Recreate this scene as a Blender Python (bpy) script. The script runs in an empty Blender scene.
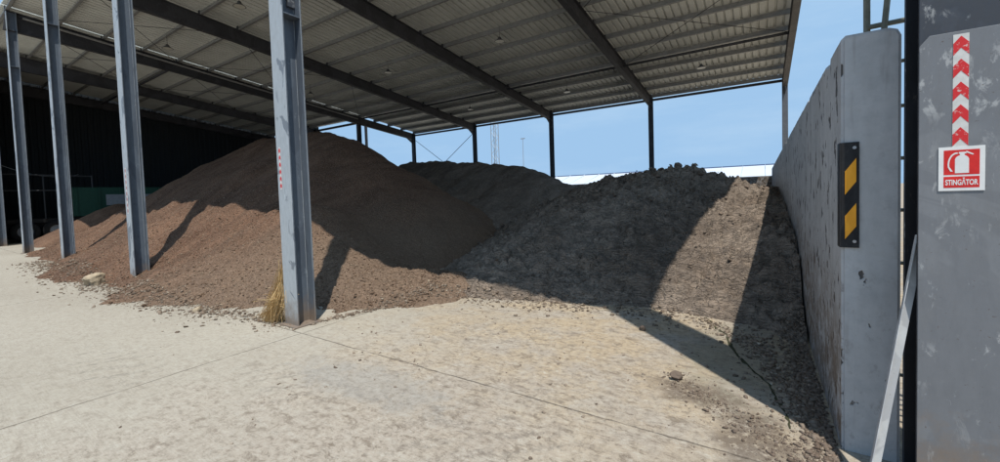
import bpy, bmesh, math, random
import numpy as np
from mathutils import Vector, Matrix
R = math.radians
random.seed(7)
RNG = np.random.default_rng(11)
scn = bpy.context.scene
COL = scn.collection

# ------------------------------------------------------------------ helpers
def link(name, me, mat=None, parent=None):
    o = bpy.data.objects.new(name, me)
    COL.objects.link(o)
    if mat is not None:
        if isinstance(mat, (list, tuple)):
            for m in mat: me.materials.append(m)
        else:
            me.materials.append(mat)
    if parent is not None: o.parent = parent
    return o

def tag(o, label=None, cat=None, group=None, kind=None):
    if label: o['label'] = label
    if cat: o['category'] = cat
    if group: o['group'] = group
    if kind: o['kind'] = kind
    return o

def empty(name, loc, label=None, cat=None, group=None):
    o = bpy.data.objects.new(name, None); COL.objects.link(o)
    o.location = loc; o.empty_display_size = .2
    return tag(o, label, cat, group)

class MB:
    """collects simple solids into one mesh"""
    def __init__(s): s.v = []; s.f = []; s.mi = []
    def add(s, vs, fs, mi=0):
        n = len(s.v); s.v += [tuple(v) for v in vs]
        s.f += [tuple(i+n for i in f) for f in fs]; s.mi += [mi]*len(fs)
    def box(s, x0, x1, y0, y1, z0, z1, mi=0):
        v = [(x0,y0,z0),(x1,y0,z0),(x1,y1,z0),(x0,y1,z0),(x0,y0,z1),(x1,y0,z1),(x1,y1,z1),(x0,y1,z1)]
        s.add(v, [(0,3,2,1),(4,5,6,7),(0,1,5,4),(1,2,6,5),(2,3,7,6),(3,0,4,7)], mi)
    def sweep(s, prof, P, Q, up=(0,0,1), mi=0, prof2=None):
        """prof: 2D outline (side, up) counter-clockwise"""
        P = Vector(P); Q = Vector(Q); d = (Q-P).normalized(); u = Vector(up)
        a = d.cross(u).normalized(); u = a.cross(d).normalized()
        n = len(prof)
        vs = [P + a*x + u*y for x, y in prof] + [Q + a*x + u*y for x, y in (prof2 or prof)]
        fs = [(i, (i+1) % n, (i+1) % n+n, i+n) for i in range(n)]
        s.add(vs, fs + [tuple(range(n-1, -1, -1)), tuple(range(n, 2*n))], mi)
    def tube(s, P, Q, r, n=8, mi=0, r2=None):
        pr = [(r*math.cos(2*math.pi*i/n), r*math.sin(2*math.pi*i/n)) for i in range(n)]
        r2 = r if r2 is None else r2
        pr2 = [(r2*math.cos(2*math.pi*i/n), r2*math.sin(2*math.pi*i/n)) for i in range(n)]
        d = (Vector(Q)-Vector(P)).normalized()
        up = (0,0,1) if abs(d.z) < .9 else (0,1,0)
        s.sweep(pr, P, Q, up, mi, pr2)
    def lathe(s, prof, c, n=20, axis='z', mi=0):
        vs = []; m = len(prof)
        for i in range(n):
            a = 2*math.pi*i/n
            for r, h in prof:
                if axis == 'z': vs.append((c[0]+r*math.cos(a), c[1]+r*math.sin(a), c[2]+h))
                else: vs.append((c[0]+h, c[1]+r*math.cos(a), c[2]+r*math.sin(a)))
        fs = []
        for i in range(n):
            j = (i+1) % n
            for k in range(m-1):
                fs.append((i*m+k, j*m+k, j*m+k+1, i*m+k+1))
        s.add(vs, fs, mi)
    def build(s, name, mat=None, parent=None, bevel=0, smooth=False):
        me = bpy.data.meshes.new(name); me.from_pydata(s.v, [], s.f)
        me.polygons.foreach_set('material_index', s.mi)
        bm = bmesh.new(); bm.from_mesh(me); bmesh.ops.recalc_face_normals(bm, faces=bm.faces)
        if bevel:
            bmesh.ops.bevel(bm, geom=[e for e in bm.edges if len(e.link_faces) == 2 and e.calc_face_angle(0) > .5],
                            offset=bevel, segments=2, affect='EDGES', profile=.6)
        bm.to_mesh(me); bm.free()
        if smooth:
            me.polygons.foreach_set('use_smooth', [True]*len(me.polygons))
        me.update()
        return link(name, me, mat, parent)

def hprof(b, h, tf, tw):
    b /= 2; h /= 2; tw /= 2
    return [(-b,-h),(b,-h),(b,-h+tf),(tw,-h+tf),(tw,h-tf),(b,h-tf),(b,h),(-b,h),(-b,h-tf),(-tw,h-tf),(-tw,-h+tf),(-b,-h+tf)]

# ---- numpy noise
def _hash(ix, iy, seed):
    n = (ix.astype(np.int64)*374761393 + iy.astype(np.int64)*668265263 + seed*1274126177) & 0xffffffff
    n = ((n ^ (n >> 13))*1274126177) & 0xffffffff
    n = (n ^ (n >> 16)) & 0xffffffff
    return n/4294967295.0
def vnoise(x, y, seed=0):
    ix = np.floor(x); iy = np.floor(y); fx = x-ix; fy = y-iy
    fx = fx*fx*fx*(fx*(fx*6-15)+10); fy = fy*fy*fy*(fy*(fy*6-15)+10)
    a = _hash(ix, iy, seed); b = _hash(ix+1, iy, seed); c = _hash(ix, iy+1, seed); d = _hash(ix+1, iy+1, seed)
    return (a*(1-fx)+b*fx)*(1-fy) + (c*(1-fx)+d*fx)*fy - .5
def fbm(x, y, seed=0, octs=5, gain=.5):
    s = 0; a = 1
    for o in range(octs):
        s = s + a*vnoise(x*2**o+o*17.3, y*2**o-o*9.1, seed+o); a *= gain
    return s
def voro(x, y, seed=0):
    ix = np.floor(x); iy = np.floor(y)
    f1 = np.full(x.shape, 9.); f2 = np.full(x.shape, 9.); idv = np.zeros(x.shape)
    for dx in (-1, 0, 1):
        for dy in (-1, 0, 1):
            cx = ix+dx; cy = iy+dy
            px = cx+.5+.8*(_hash(cx, cy, seed)-.5); py = cy+.5+.8*(_hash(cx, cy, seed+5)-.5)
            d = np.hypot(px-x, py-y); h = _hash(cx, cy, seed+9)
            nf = d < f1
            f2 = np.where(nf, f1, np.minimum(f2, d)); idv = np.where(nf, h, idv); f1 = np.where(nf, d, f1)
    return f1, f2, idv

def heightmesh(name, xs, ys, zfun, mat, zmin=-.06):
    X, Y = np.meshgrid(xs, ys)
    Z = zfun(X, Y)
    ny, nx = X.shape
    keep = Z > zmin
    cell = keep[:-1,:-1] | keep[1:,:-1] | keep[:-1,1:] | keep[1:,1:]
    idx = np.arange(nx*ny).reshape(ny, nx)
    a = idx[:-1,:-1][cell]; b = idx[:-1,1:][cell]; c = idx[1:,1:][cell]; d = idx[1:,:-1][cell]
    F = np.stack([a, b, c, d], 1)
    used = np.unique(F); remap = np.full(nx*ny, -1); remap[used] = np.arange(len(used))
    V = np.stack([X.ravel(), Y.ravel(), np.maximum(Z.ravel(), zmin-.1)], 1)[used]
    F = remap[F]
    me = bpy.data.meshes.new(name)
    me.vertices.add(len(V)); me.vertices.foreach_set('co', V.ravel())
    me.loops.add(F.size); me.loops.foreach_set('vertex_index', F.ravel())
    me.polygons.add(len(F)); me.polygons.foreach_set('loop_start', np.arange(0, F.size, 4))
    me.polygons.foreach_set('use_smooth', np.ones(len(F), bool))
    me.update(calc_edges=True); me.validate()
    return link(name, me, mat)

# ------------------------------------------------------------------ materials
class NT:
    def __init__(s, name, rough=.8, metal=0, spec=.3):
        s.m = bpy.data.materials.new(name); s.m.use_nodes = True
        s.t = s.m.node_tree; s.n = s.t.nodes; s.l = s.t.links
        s.b = s.n['Principled BSDF']
        s.b.inputs['Roughness'].default_value = rough; s.b.inputs['Metallic'].default_value = metal
        s.b.inputs['Specular IOR Level'].default_value = spec
        s.co = s.n.new('ShaderNodeTexCoord').outputs['Object']
    def map(s, scale=(1,1,1), co=None, rot=(0,0,0)):
        m = s.n.new('ShaderNodeMapping'); m.inputs['Scale'].default_value = scale; m.inputs['Rotation'].default_value = rot
        s.l.new(co or s.co, m.inputs['Vector']); return m.outputs[0]
    def noise(s, scale, detail=5, rough=.55, co=None, dist=0):
        n = s.n.new('ShaderNodeTexNoise'); n.inputs['Scale'].default_value = scale
        n.inputs['Detail'].default_value = detail; n.inputs['Roughness'].default_value = rough
        n.inputs['Distortion'].default_value = dist
        s.l.new(co or s.co, n.inputs['Vector']); return n.outputs['Fac']
    def voro(s, scale, feature='F1', co=None, out='Distance', rand=1):
        n = s.n.new('ShaderNodeTexVoronoi'); n.feature = feature; n.inputs['Scale'].default_value = scale
        n.inputs['Randomness'].default_value = rand
        s.l.new(co or s.co, n.inputs['Vector']); return n.outputs[out]
    def wave(s, scale, co=None, dist=0, direction='X'):
        n = s.n.new('ShaderNodeTexWave'); n.inputs['Scale'].default_value = scale; n.inputs['Distortion'].default_value = dist
        n.bands_direction = direction
        s.l.new(co or s.co, n.inputs['Vector']); return n.outputs['Fac']
    def ramp(s, fac, *st):
        n = s.n.new('ShaderNodeValToRGB'); e = n.color_ramp.elements
        while len(e) < len(st): e.new(.5)
        for k, (p, c) in enumerate(st):
            e[k].position = p; e[k].color = (c, c, c, 1) if not isinstance(c, tuple) else (*c, 1)
        s.l.new(fac, n.inputs[0]); return n.outputs[0]
    def mix(s, fac, a, b, mode='MIX'):
        n = s.n.new('ShaderNodeMix'); n.data_type = 'RGBA'; n.blend_type = mode
        for i, v in ((0, fac), (6, a), (7, b)):
            if hasattr(v, 'node'): s.l.new(v, n.inputs[i])
            elif i == 0: n.inputs[0].default_value = v
            else: n.inputs[i].default_value = (*v, 1)
        return n.outputs[2]
    def math(s, op, a, b=0, c=0):
        n = s.n.new('ShaderNodeMath'); n.operation = op
        for i, v in enumerate((a, b, c)):
            if hasattr(v, 'node'): s.l.new(v, n.inputs[i])
            else: n.inputs[i].default_value = v
        return n.outputs[0]
    def sep(s):
        n = s.n.new('ShaderNodeSeparateXYZ'); s.l.new(s.co, n.inputs[0]); return n.outputs
    def island(s):
        n = s.n.new('ShaderNodeNewGeometry'); return n.outputs['Random Per Island']
    def color(s, c):
        if hasattr(c, 'node'): s.l.new(c, s.b.inputs['Base Color'])
        else: s.b.inputs['Base Color'].default_value = (*c, 1)
        return s
    def rough(s, c): s.l.new(c, s.b.inputs['Roughness']); return s
    def bump(s, h, dist=.02, strength=1):
        n = s.n.new('ShaderNodeBump'); n.inputs['Distance'].default_value = dist; n.inputs['Strength'].default_value = strength
        s.l.new(h, n.inputs['Height'])
        if s.b.inputs['Normal'].is_linked: s.l.new(s.b.inputs['Normal'].links[0].from_socket, n.inputs['Normal'])
        s.l.new(n.outputs[0], s.b.inputs['Normal']); return s

def plain(name, c, rough=.6, metal=0, var=.15, scale=9):
    m = NT(name, rough, metal)
    n = m.noise(scale, 6, .65)
    m.color(m.mix(m.ramp(n, (.3, 0), (.75, 1)), tuple(v*(1-var) for v in c), tuple(min(1, v*(1+var)) for v in c)))
    return m.m

# ground
def ground_mat():
    m = NT('concrete_slab', .92, spec=.15)
    x, y, z = m.sep()
    def rng(v, a, b, lo=0, hi=1):
        n = m.n.new('ShaderNodeMapRange'); n.interpolation_type = 'SMOOTHSTEP'; m.l.new(v, n.inputs[0])
        for i, q in ((1, a), (2, b), (3, lo), (4, hi)): n.inputs[i].default_value = q
        return n.outputs[0]
    def mul(*a):
        r_ = a[0]
        for q in a[1:]: r_ = m.math('MULTIPLY', r_, q)
        return r_
    def blob(cx, cy, rx, ry):      # soft worn area with a ragged rim
        d = m.math('SQRT', m.math('ADD', m.math('POWER', m.math('DIVIDE', m.math('SUBTRACT', x, cx), rx), 2), m.math('POWER', m.math('DIVIDE', m.math('SUBTRACT', y, cy), ry), 2)))
        return rng(m.math('ADD', d, m.math('MULTIPLY', m.math('SUBTRACT', rag, .5), 2.2)), 1.1, .45)
    rag = m.noise(4.5, 8, .72)
    big = m.noise(.28, 3, .55); mid = m.noise(1.3, 9, .70); fine = m.noise(18, 9, .78); grit = m.noise(95, 5, .8)
    c = m.mix(rng(big, .35, .65), (.350,.316,.256), (.400,.366,.300))
    # thousands of small worn flecks, stronger where wheels run
    xz = rng(m.math('ADD', x, m.math('MULTIPLY', m.math('SUBTRACT', mid, .5), 5)), -5.2, -2.2)
    yz = rng(m.math('ADD', y, m.math('MULTIPLY', m.math('SUBTRACT', mid, .5), 3)), 1.2, 4.2)
    c = m.mix(mul(xz, .55), c, m.mix(rng(mid, .4, .6), (.350,.288,.232), (.400,.342,.280)))
    c = m.mix(mul(xz, yz, rng(m.noise(1.6, 7, .7), .38, .58), .8), c, (.43,.335,.215))
    flake = m.noise(5.5, 10, .80, m.map((1, 1.9, 1), rot=(0, 0, .25)), .5)
    amt = m.math('ADD', .20, mul(xz, .50))
    c = m.mix(mul(rng(flake, .52, .60), amt), c, (.160,.125,.092))
    fl2 = m.noise(14, 10, .82, m.map((1, 1.6, 1), rot=(0, 0, -.3)), .4)
    c = m.mix(mul(rng(fl2, .535, .60), m.math('ADD', .16, mul(xz, .48))), c, (.130,.100,.074))
    c = m.mix(mul(rng(fl2, .46, .38), m.math('ADD', .15, mul(xz, .35))), c, (.52,.49,.42))
    c = m.mix(mul(rng(flake, .48, .36), .35), c, (.44,.42,.36))
    br = m.noise(26, 5, .7, m.map((.22, 4, 1), rot=(0, 0, .05)))
    c = m.mix(mul(rng(br, .58, .40), .22), c, (.22,.19,.15))
    br2 = m.noise(20, 5, .7, m.map((4, .22, 1)))
    c = m.mix(mul(rng(br2, .60, .42), rng(x, -4.5, -8), .18), c, (.23,.20,.165))
    # faint tyre lug prints
    for cx, cy, rx, ry, rot in ((-1.55, 2.05, .9, .55, .9), (-3.5, 1.9, .9, .4, .35), (-2.6, 3.9, 1.2, .5, .2), (-5.6, 1.2, 1.3, .4, .3)):
        tw = m.wave(1.5, m.map((1, 1, 1), rot=(0, 0, rot)), 9, 'X')
        c = m.mix(mul(rng(tw, .62, .85), blob(cx, cy, rx, ry), rng(fine, .40, .55), rng(fl2, .40, .55), .40), c, (.17,.155,.135))
    tb = m.map((1, 1, 1), rot=(0, 0, .95))
    sx_ = m.n.new('ShaderNodeSeparateXYZ'); m.l.new(tb, sx_.inputs[0])
    for off in (.0, .62):
        vv = m.math('ABSOLUTE', m.math('SUBTRACT', sx_.outputs[1], .30+off))
        lug = m.math('FRACT', m.math('ADD', m.math('MULTIPLY', sx_.outputs[0], 7.5), m.math('MULTIPLY', vv, 9)))
        band = mul(rng(vv, .20, .15), rng(lug, .45, .60), rng(lug, .98, .85))
        c = m.mix(mul(band, rng(fl2, .40, .56), rng(m.noise(.9, 5, .65), .50, .60), rng(y, 3.4, 2.6), .40), c, (.175,.150,.125))
    # grey cement film and trodden mud near the wall foot
    c = m.mix(mul(blob(-2.9, 2.25, 1.1, .35), .45), c, (.27,.265,.245))
    c = m.mix(mul(blob(-.42, 3.42, .42, .22), rng(fine, .34, .52), .85), c, (.120,.090,.068))
    c = m.mix(mul(blob(-.05, 2.95, .30, .42), rng(fine, .34, .52), .8), c, (.115,.088,.068))
    c = m.mix(mul(blob(-.15, 4.4, .6, 1.2), .55), c, (.235,.215,.160))
    c = m.mix(mul(rng(fine, .47, .64), m.math('ADD', .28, mul(xz, .25))), c, (.165,.132,.10))
    c = m.mix(mul(rng(fine, .46, .34), .22), c, (.46,.44,.385))
    c = m.mix(mul(rng(grit, .55, .68), .50), c, (.12,.10,.08))
    c = m.mix(mul(rng(grit, .42, .32), .35), c, (.50,.48,.43))
    wob = m.math('MULTIPLY', m.math('SUBTRACT', m.noise(2.2, 7, .7), .5), .07)
    lines = None
    for ax, p in ((x, -4.70), (y, 2.71), (x, 1.35), (x, -10.8), (y, -3.2), (x, -16.9)):
        d = m.math('ABSOLUTE', m.math('ADD', m.math('SUBTRACT', ax, p), wob))
        l = rng(d, .009, .004)
        lines = l if lines is None else m.math('MAXIMUM', lines, l)
    lines = mul(lines, m.ramp(m.noise(3, 6, .75), (.36, .15), (.5, 1)))
    c = m.mix(mul(lines, .75), c, (.085,.070,.055))
    m.color(c)
    m.bump(mid, .012, .3); m.bump(flake, .004, .7); m.bump(fine, .006, .9); m.bump(grit, .003, .9)
    m.bump(m.math('SUBTRACT', 1, lines), .008, .8)
    return m.m

def heap_mat(name, dark, light, grain, chip=(.30,.25,.21), chipamt=.35, front=None):
    m = NT(name, .95, spec=.15)
    cell = m.voro(grain, 'F1', out='Color'); d1 = m.voro(grain, 'F1')
    sx = m.n.new('ShaderNodeSeparateColor'); m.l.new(cell, sx.inputs[0]); rnd = sx.outputs[0]
    cell2 = m.voro(grain*2.3, 'F1', out='Color'); d2 = m.voro(grain*2.3, 'F1')
    s2 = m.n.new('ShaderNodeSeparateColor'); m.l.new(cell2, s2.inputs[0]); rnd2 = s2.outputs[1]
    big = m.noise(.5, 5, .6)
    run = m.noise(1.3, 5, .65, m.map((2.2, .5, .5)))       # streaks down the slope
    c = m.mix(m.ramp(run, (.35, 0), (.65, 1)), dark, light)
    c = m.mix(m.math('MULTIPLY', m.ramp(big, (.45, 0), (.65, 1)), .35), c, tuple(v*.72 for v in dark))
    if front:
        x, y, z = m.sep()
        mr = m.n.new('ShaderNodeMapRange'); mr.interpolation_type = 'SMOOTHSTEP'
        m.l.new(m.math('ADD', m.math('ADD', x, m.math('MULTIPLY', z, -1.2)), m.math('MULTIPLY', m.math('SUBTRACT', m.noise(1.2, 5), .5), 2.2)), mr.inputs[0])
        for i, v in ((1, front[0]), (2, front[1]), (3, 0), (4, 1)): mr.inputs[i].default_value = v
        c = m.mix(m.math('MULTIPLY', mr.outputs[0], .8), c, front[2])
    c = m.mix(m.ramp(rnd, (.0, .0), (1, .55)), c, m.mix(.6, c, (.02,.018,.016)))
    c = m.mix(m.math('MULTIPLY', m.ramp(rnd2, (.72, 0), (.95, 1)), chipamt), c, chip)
    m.color(c)
    sp = m.noise(60, 6, .85)
    m.color(m.mix(m.math('MULTIPLY', m.ramp(sp, (.52, 0), (.66, 1)), .55), m.mix(m.math('MULTIPLY', m.ramp(sp, (.34, 1), (.46, 0)), .55), c, (.03,.022,.017)), chip))
    m.bump(m.noise(9, 6, .7), .05, .7)
    m.bump(m.math('SUBTRACT', 1, d1), .5/grain, .9); m.bump(m.math('SUBTRACT', 1, d2), .25/grain, .8)
    return m.m

def clay_mat():
    m = NT('crumbled_clay', .93, spec=.15)
    st = m.map((.62, 2.2, 2.2))
    nz = m.n.new('ShaderNodeTexNoise'); nz.inputs['Scale'].default_value = 3; m.l.new(st, nz.inputs['Vector'])
    mx = m.n.new('ShaderNodeMix'); mx.data_type = 'VECTOR'; mx.inputs[0].default_value = .30
    m.l.new(st, mx.inputs[4]); m.l.new(nz.outputs['Color'], mx.inputs[5]); cr = mx.outputs[1]
    e1 = m.voro(5.5, 'DISTANCE_TO_EDGE', cr); e2 = m.voro(17, 'DISTANCE_TO_EDGE', cr)
    big = m.noise(.7, 5, .6); fine = m.noise(30, 6, .7)
    c = m.mix(m.ramp(big, (.35, 0), (.65, 1)), (.235,.180,.137), (.375,.300,.235))
    c = m.mix(m.math('MULTIPLY', m.ramp(m.noise(5, 6, .7), (.42, 0), (.60, 1)), .6), c, (.120,.098,.080))
    msk = m.ramp(m.noise(1.6, 5, .65), (.36, .25), (.55, 1))
    c = m.mix(m.math('MULTIPLY', m.ramp(e1, (.0, .75), (.024, 0)), msk), c, (.035,.027,.021))
    c = m.mix(m.math('MULTIPLY', m.ramp(e2, (.0, .25), (.04, 0)), m.ramp(m.noise(3, 5, .65), (.42, .1), (.6, 1))), c, (.06,.050,.042))
    c = m.mix(m.math('MULTIPLY', m.ramp(fine, (.55, 0), (.7, 1)), .35), c, (.26,.225,.19))
    m.color(c)
    m.bump(m.noise(9, 6, .7), .05, .7)
    m.bump(m.noise(5, 8, .75, m.map((1, 2.0, 2.6))), .05, .8); m.bump(m.math('MULTIPLY', m.ramp(e1, (0, 0), (.09, 1)), msk), .025, .6); m.bump(m.ramp(e2, (0, 0), (.12, 1)), .02, .9)
    m.bump(fine, .02, .8)
    return m.m

def paint_mat(name, light, dark, thr=.55, scale=(4, 4, 2), wear=(.42,.42,.40), wearamt=.5, rough=.5, scratch=True, scuff=False, lowdirt=False):
    m = NT(name, rough, spec=.4)
    n = m.noise(1.0, 4, .55, m.map(scale), 1.2)
    c = m.mix(m.ramp(n, (thr-.01, 0), (thr+.01, 1)), light, dark)
    v = m.noise(22, 5, .65, m.map((1, 1, .35)))
    c = m.mix(m.math('MULTIPLY', m.ramp(v, (.4, 0), (.7, 1)), .35), c, tuple(.62*a for a in light))
    if scratch:
        sc = m.noise(5, 5, .75, m.map((3.2, 3.2, 1.1), rot=(0, .6, 0)), .3)
        c = m.mix(m.math('MULTIPLY', m.ramp(sc, (.62, 0), (.68, 1)), wearamt), c, wear)
    if scuff:
        sk = m.noise(2.6, 7, .72, m.map((5.5, 1, 2.6), rot=(0, .55, 0)), .5)
        reg = m.ramp(m.noise(2.2, 3, .5), (.44, 0), (.56, 1))
        c = m.mix(m.math('MULTIPLY', m.math('MULTIPLY', m.ramp(sk, (.555, 0), (.63, 1)), reg), .75), c, (.42,.42,.41))
        c = m.mix(m.math('MULTIPLY', m.ramp(m.noise(3, 6, .7, m.map((1, 1, .5))), (.52, 0), (.7, 1)), .3), c, (.20,.195,.185))
    zz_ = m.n.new('ShaderNodeSeparateXYZ'); m.l.new(m.co, zz_.inputs[0])
    dm = m.n.new('ShaderNodeMapRange'); m.l.new(m.math('ADD', zz_.outputs[2], m.math('MULTIPLY', m.noise(7, 7, .75), -.9)), dm.inputs[0])
    for i, q in ((1, -.05), (2, -.42), (3, 0), (4, .85)): dm.inputs[i].default_value = q
    if lowdirt: c = m.mix(dm.outputs[0], c, (.21,.155,.11))
    ch = m.noise(60, 3, .6)
    c = m.mix(m.math('MULTIPLY', m.ramp(ch, (.69, 0), (.73, 1)), .7), c, (.09,.06,.045))
    m.color(c)
    m.rough(m.ramp(v, (.3, rough-.1), (.7, rough+.2)))
    m.bump(m.noise(4, 4), .004, .4); m.bump(v, .0012, .5)
    return m.m

def wall_mat():
    m = NT('painted_concrete', .72, spec=.3)
    x, y, z = m.sep()
    n1 = m.noise(1.2, 6, .6); n2 = m.noise(14, 6, .65)
    c = m.mix(m.ramp(n1, (.35, 0), (.65, 1)), (.405,.403,.400), (.490,.486,.478))
    c = m.mix(m.math('MULTIPLY', m.ramp(n2, (.45, 0), (.7, 1)), .35), c, (.28,.285,.29))
    st = m.noise(3, 5, .6, m.map((1, 1, .22)))
    c = m.mix(m.math('MULTIPLY', m.ramp(st, (.5, 0), (.68, 1)), .40), c, (.25,.243,.23))
    # knocks through the paint, seen as brown-black pits
    pit = m.noise(7.5, 4, .6, m.map((1, 1, .62)))
    left = m.math('LESS_THAN', x, .40)
    pm = m.ramp(m.math('ADD', pit, m.math('MULTIPLY', left, .075)), (.668, 0), (.69, 1))
    c = m.mix(m.math('MULTIPLY', pm, .9), c, (.045,.036,.030))
    # mud splashed low down and next to the heap
    low = m.n.new('ShaderNodeMapRange'); low.interpolation_type = 'SMOOTHSTEP'
    m.l.new(m.math('ADD', z, m.math('ADD', m.math('MULTIPLY', y, -.09), m.math('MULTIPLY', m.math('SUBTRACT', m.noise(3.5, 6, .7), .5), .9))), low.inputs[0])
    for i, v in ((1, .95), (2, .0), (3, 0), (4, 1)): low.inputs[i].default_value = v
    mud = m.math('MULTIPLY', low.outputs[0], m.ramp(m.noise(9, 6, .7), (.36, 0), (.55, 1)))
    far = m.math('GREATER_THAN', y, 3.10)
    c = m.mix(m.math('MULTIPLY', m.math('MULTIPLY', mud, far), .9), c, (.17,.125,.09))
    splash = m.noise(11, 9, .80, m.map((1, 1, .8)))
    fade = m.n.new('ShaderNodeMapRange'); m.l.new(z, fade.inputs[0])
    for i, v in ((1, 2.3), (2, .2), (3, .10), (4, .85)): fade.inputs[i].default_value = v
    c = m.mix(m.math('MULTIPLY', m.math('MULTIPLY', m.ramp(splash, (.545, 0), (.61, 1)), fade.outputs[0]), m.math('ADD', .35, m.math('MULTIPLY', left, .5))), c, (.12,.088,.066))
    run = m.noise(7, 5, .6, m.map((1.4, 1.4, .12)))
    c = m.mix(m.math('MULTIPLY', m.ramp(run, (.58, 0), (.68, 1)), .35), c, (.17,.145,.12))
    lf = m.ramp(m.noise(6, 5, .7, m.map((1, 1, 1.8))), (.62, 0), (.655, 1))
    c = m.mix(m.math('MULTIPLY', lf, .5), c, (.40,.39,.37))
    m.color(c)
    m.bump(n1, .03, .35); m.bump(n2, .004, .6); m.bump(m.math('SUBTRACT', 1, pm), .012, .9)
    return m.m

M = {}
M['ground'] = ground_mat()
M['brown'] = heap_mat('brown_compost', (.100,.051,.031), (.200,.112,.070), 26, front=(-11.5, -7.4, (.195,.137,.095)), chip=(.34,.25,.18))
M['dark'] = heap_mat('dark_compost', (.180,.145,.115), (.300,.245,.200), 16, chip=(.2,.17,.14), chipamt=.25)
M['clay'] = clay_mat()
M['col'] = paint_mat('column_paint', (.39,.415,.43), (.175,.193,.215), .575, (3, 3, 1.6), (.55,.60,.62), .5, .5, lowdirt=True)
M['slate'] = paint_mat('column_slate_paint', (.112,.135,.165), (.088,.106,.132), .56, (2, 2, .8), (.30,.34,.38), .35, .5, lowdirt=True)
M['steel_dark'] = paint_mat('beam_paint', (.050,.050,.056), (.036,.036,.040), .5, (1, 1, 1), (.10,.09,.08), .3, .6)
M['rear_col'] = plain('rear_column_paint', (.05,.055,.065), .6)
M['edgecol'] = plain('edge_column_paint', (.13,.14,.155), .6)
M['edge'] = paint_mat('edge_rafter_paint', (.125,.120,.118), (.10,.097,.095), .5, (1, 1, 1), (.18,.17,.16), .3, .6)
M['purlin'] = plain('galvanised_purlin', (.29,.29,.285), .5, .25, .2, 5)
M['sheet'] = plain('roof_sheet', (.68,.69,.65), .55, 0, .12, 1.3)
M['wall'] = wall_mat()
M['guard'] = paint_mat('guard_paint', (.195,.200,.208), (.172,.177,.186), .5, (1.5, 1.5, 1.5), (.36,.37,.37), .6, .5, scuff=True, lowdirt=True)
M['guard_top'] = paint_mat('upper_column_paint', (.052,.058,.070), (.045,.050,.060), .5, (2, 2, 2), (.30,.32,.33), .55, .5, scuff=True)
M['black'] = paint_mat('black_steel', (.012,.013,.016), (.010,.010,.012), .5, (2, 2, 2), (.12,.10,.08), .35, .5)
M['zinc'] = paint_mat('zinc_strip', (.50,.50,.49), (.40,.40,.40), .5, (4, 4, 2), (.20,.12,.08), .45, .42)
M['pipe'] = plain('weathered_pipe', (.17,.17,.13), .6, 0, .3)
M['white'] = plain('white_film', (.72,.71,.68), .45, 0, .10, 14)
M['offwhite'] = plain('worn_white_film', (.62,.60,.56), .5, 0, .12, 30)
def worn_red():
    m = NT('worn_red_film', .5); n = m.noise(60, 5, .7)
    m.color(m.mix(m.ramp(n, (.58, 0), (.66, 1)), (.60,.028,.03), (.62,.45,.42))); return m.m
M['red'] = plain('red_film', (.62,.026,.022), .45, 0, .16, 18)
M['wornred'] = worn_red()
M['fadedred'] = plain('faded_red_film', (.42,.22,.22), .6, 0, .2, 40)
M['rubber'] = paint_mat('black_rubber', (.010,.010,.011), (.014,.014,.015), .5, (4,4,4), (.06,.05,.045), .4, .6)
M['yellow'] = paint_mat('yellow_reflector', (.85,.36,.012), (.80,.33,.012), .5, (5,5,5), (.35,.18,.05), .5, .5)
M['bolt'] = plain('bolt_steel', (.35,.35,.35), .4, .8)
M['stone'] = plain('pale_stone', (.36,.29,.20), .9, 0, .25, 12)
M['lamp_body'] = plain('lamp_housing', (.10,.10,.10), .5)
M['lamp_glass'] = plain('unlit_lamp_lens', (.62,.60,.52), .3)
M['hall'] = plain('white_cladding', (.56,.60,.64), .5, 0, .04, .3)
M['hall_blue'] = plain('blue_trim', (.08,.12,.22), .5)
M['mast'] = plain('galvanised_mast', (.30,.31,.33), .5, .3)
M['shade_wall'] = plain('shade_toned_cladding', (.014,.018,.020), .7, 0, .2)  # near-black: deep shade of the left bays put into the colour
M['rail'] = plain('dull_rail', (.07,.075,.08), .6)
M['green'] = plain('dark_green_paint', (.022,.075,.052), .5)
M['tyre'] = plain('tyre_rubber', (.016,.016,.016), .8)
M['panelgrey'] = plain('pale_panel', (.26,.28,.30), .5)

# ------------------------------------------------------------------ measured layout (metres; camera over the origin)
X0, S, Y0, YR = -5.11, 6.025, 2.82, 23.31
HF, HR = 8.95, 6.65
SL = (HF-HR)/(YR-Y0)
YC = 18.8                       # the bays left of the fourth row stop short here
def colx(t): return X0 - S*t
def roofz(y): return HF - SL*(y-Y0)
NT_MAX = 5

# ground
me = bpy.data.meshes.new('ground')
me.from_pydata([(-450,-120,0),(350,-120,0),(350,600,0),(-450,600,0)], [], [(0,1,2,3)])
tag(link('ground', me, M['ground']), kind='structure')

# ------------------------------------------------------------------ heaps
def smax(vals, k):
    m = np.max(vals, axis=0)
    return m + np.log(sum(np.exp((v-m)*k) for v in vals))/k
def cone(X, Y, x, y, h, m, sq=1.0):
    return h - m*np.sqrt((X-x)**2 + ((Y-y)*sq)**2 + .25) + m*.5
def seg(X, Y, a, b, m, rnd=.5):
    """ridge between two spine points (x, y, h)"""
    ax, ay, ah = a; bx, by, bh = b
    dx, dy = bx-ax, by-ay; L2 = dx*dx+dy*dy
    t = np.clip(((X-ax)*dx+(Y-ay)*dy)/L2, 0, 1)
    d = np.sqrt((X-ax-t*dx)**2 + (Y-ay-t*dy)**2 + rnd*rnd) - rnd
    return ah+(bh-ah)*t - m*d

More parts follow.
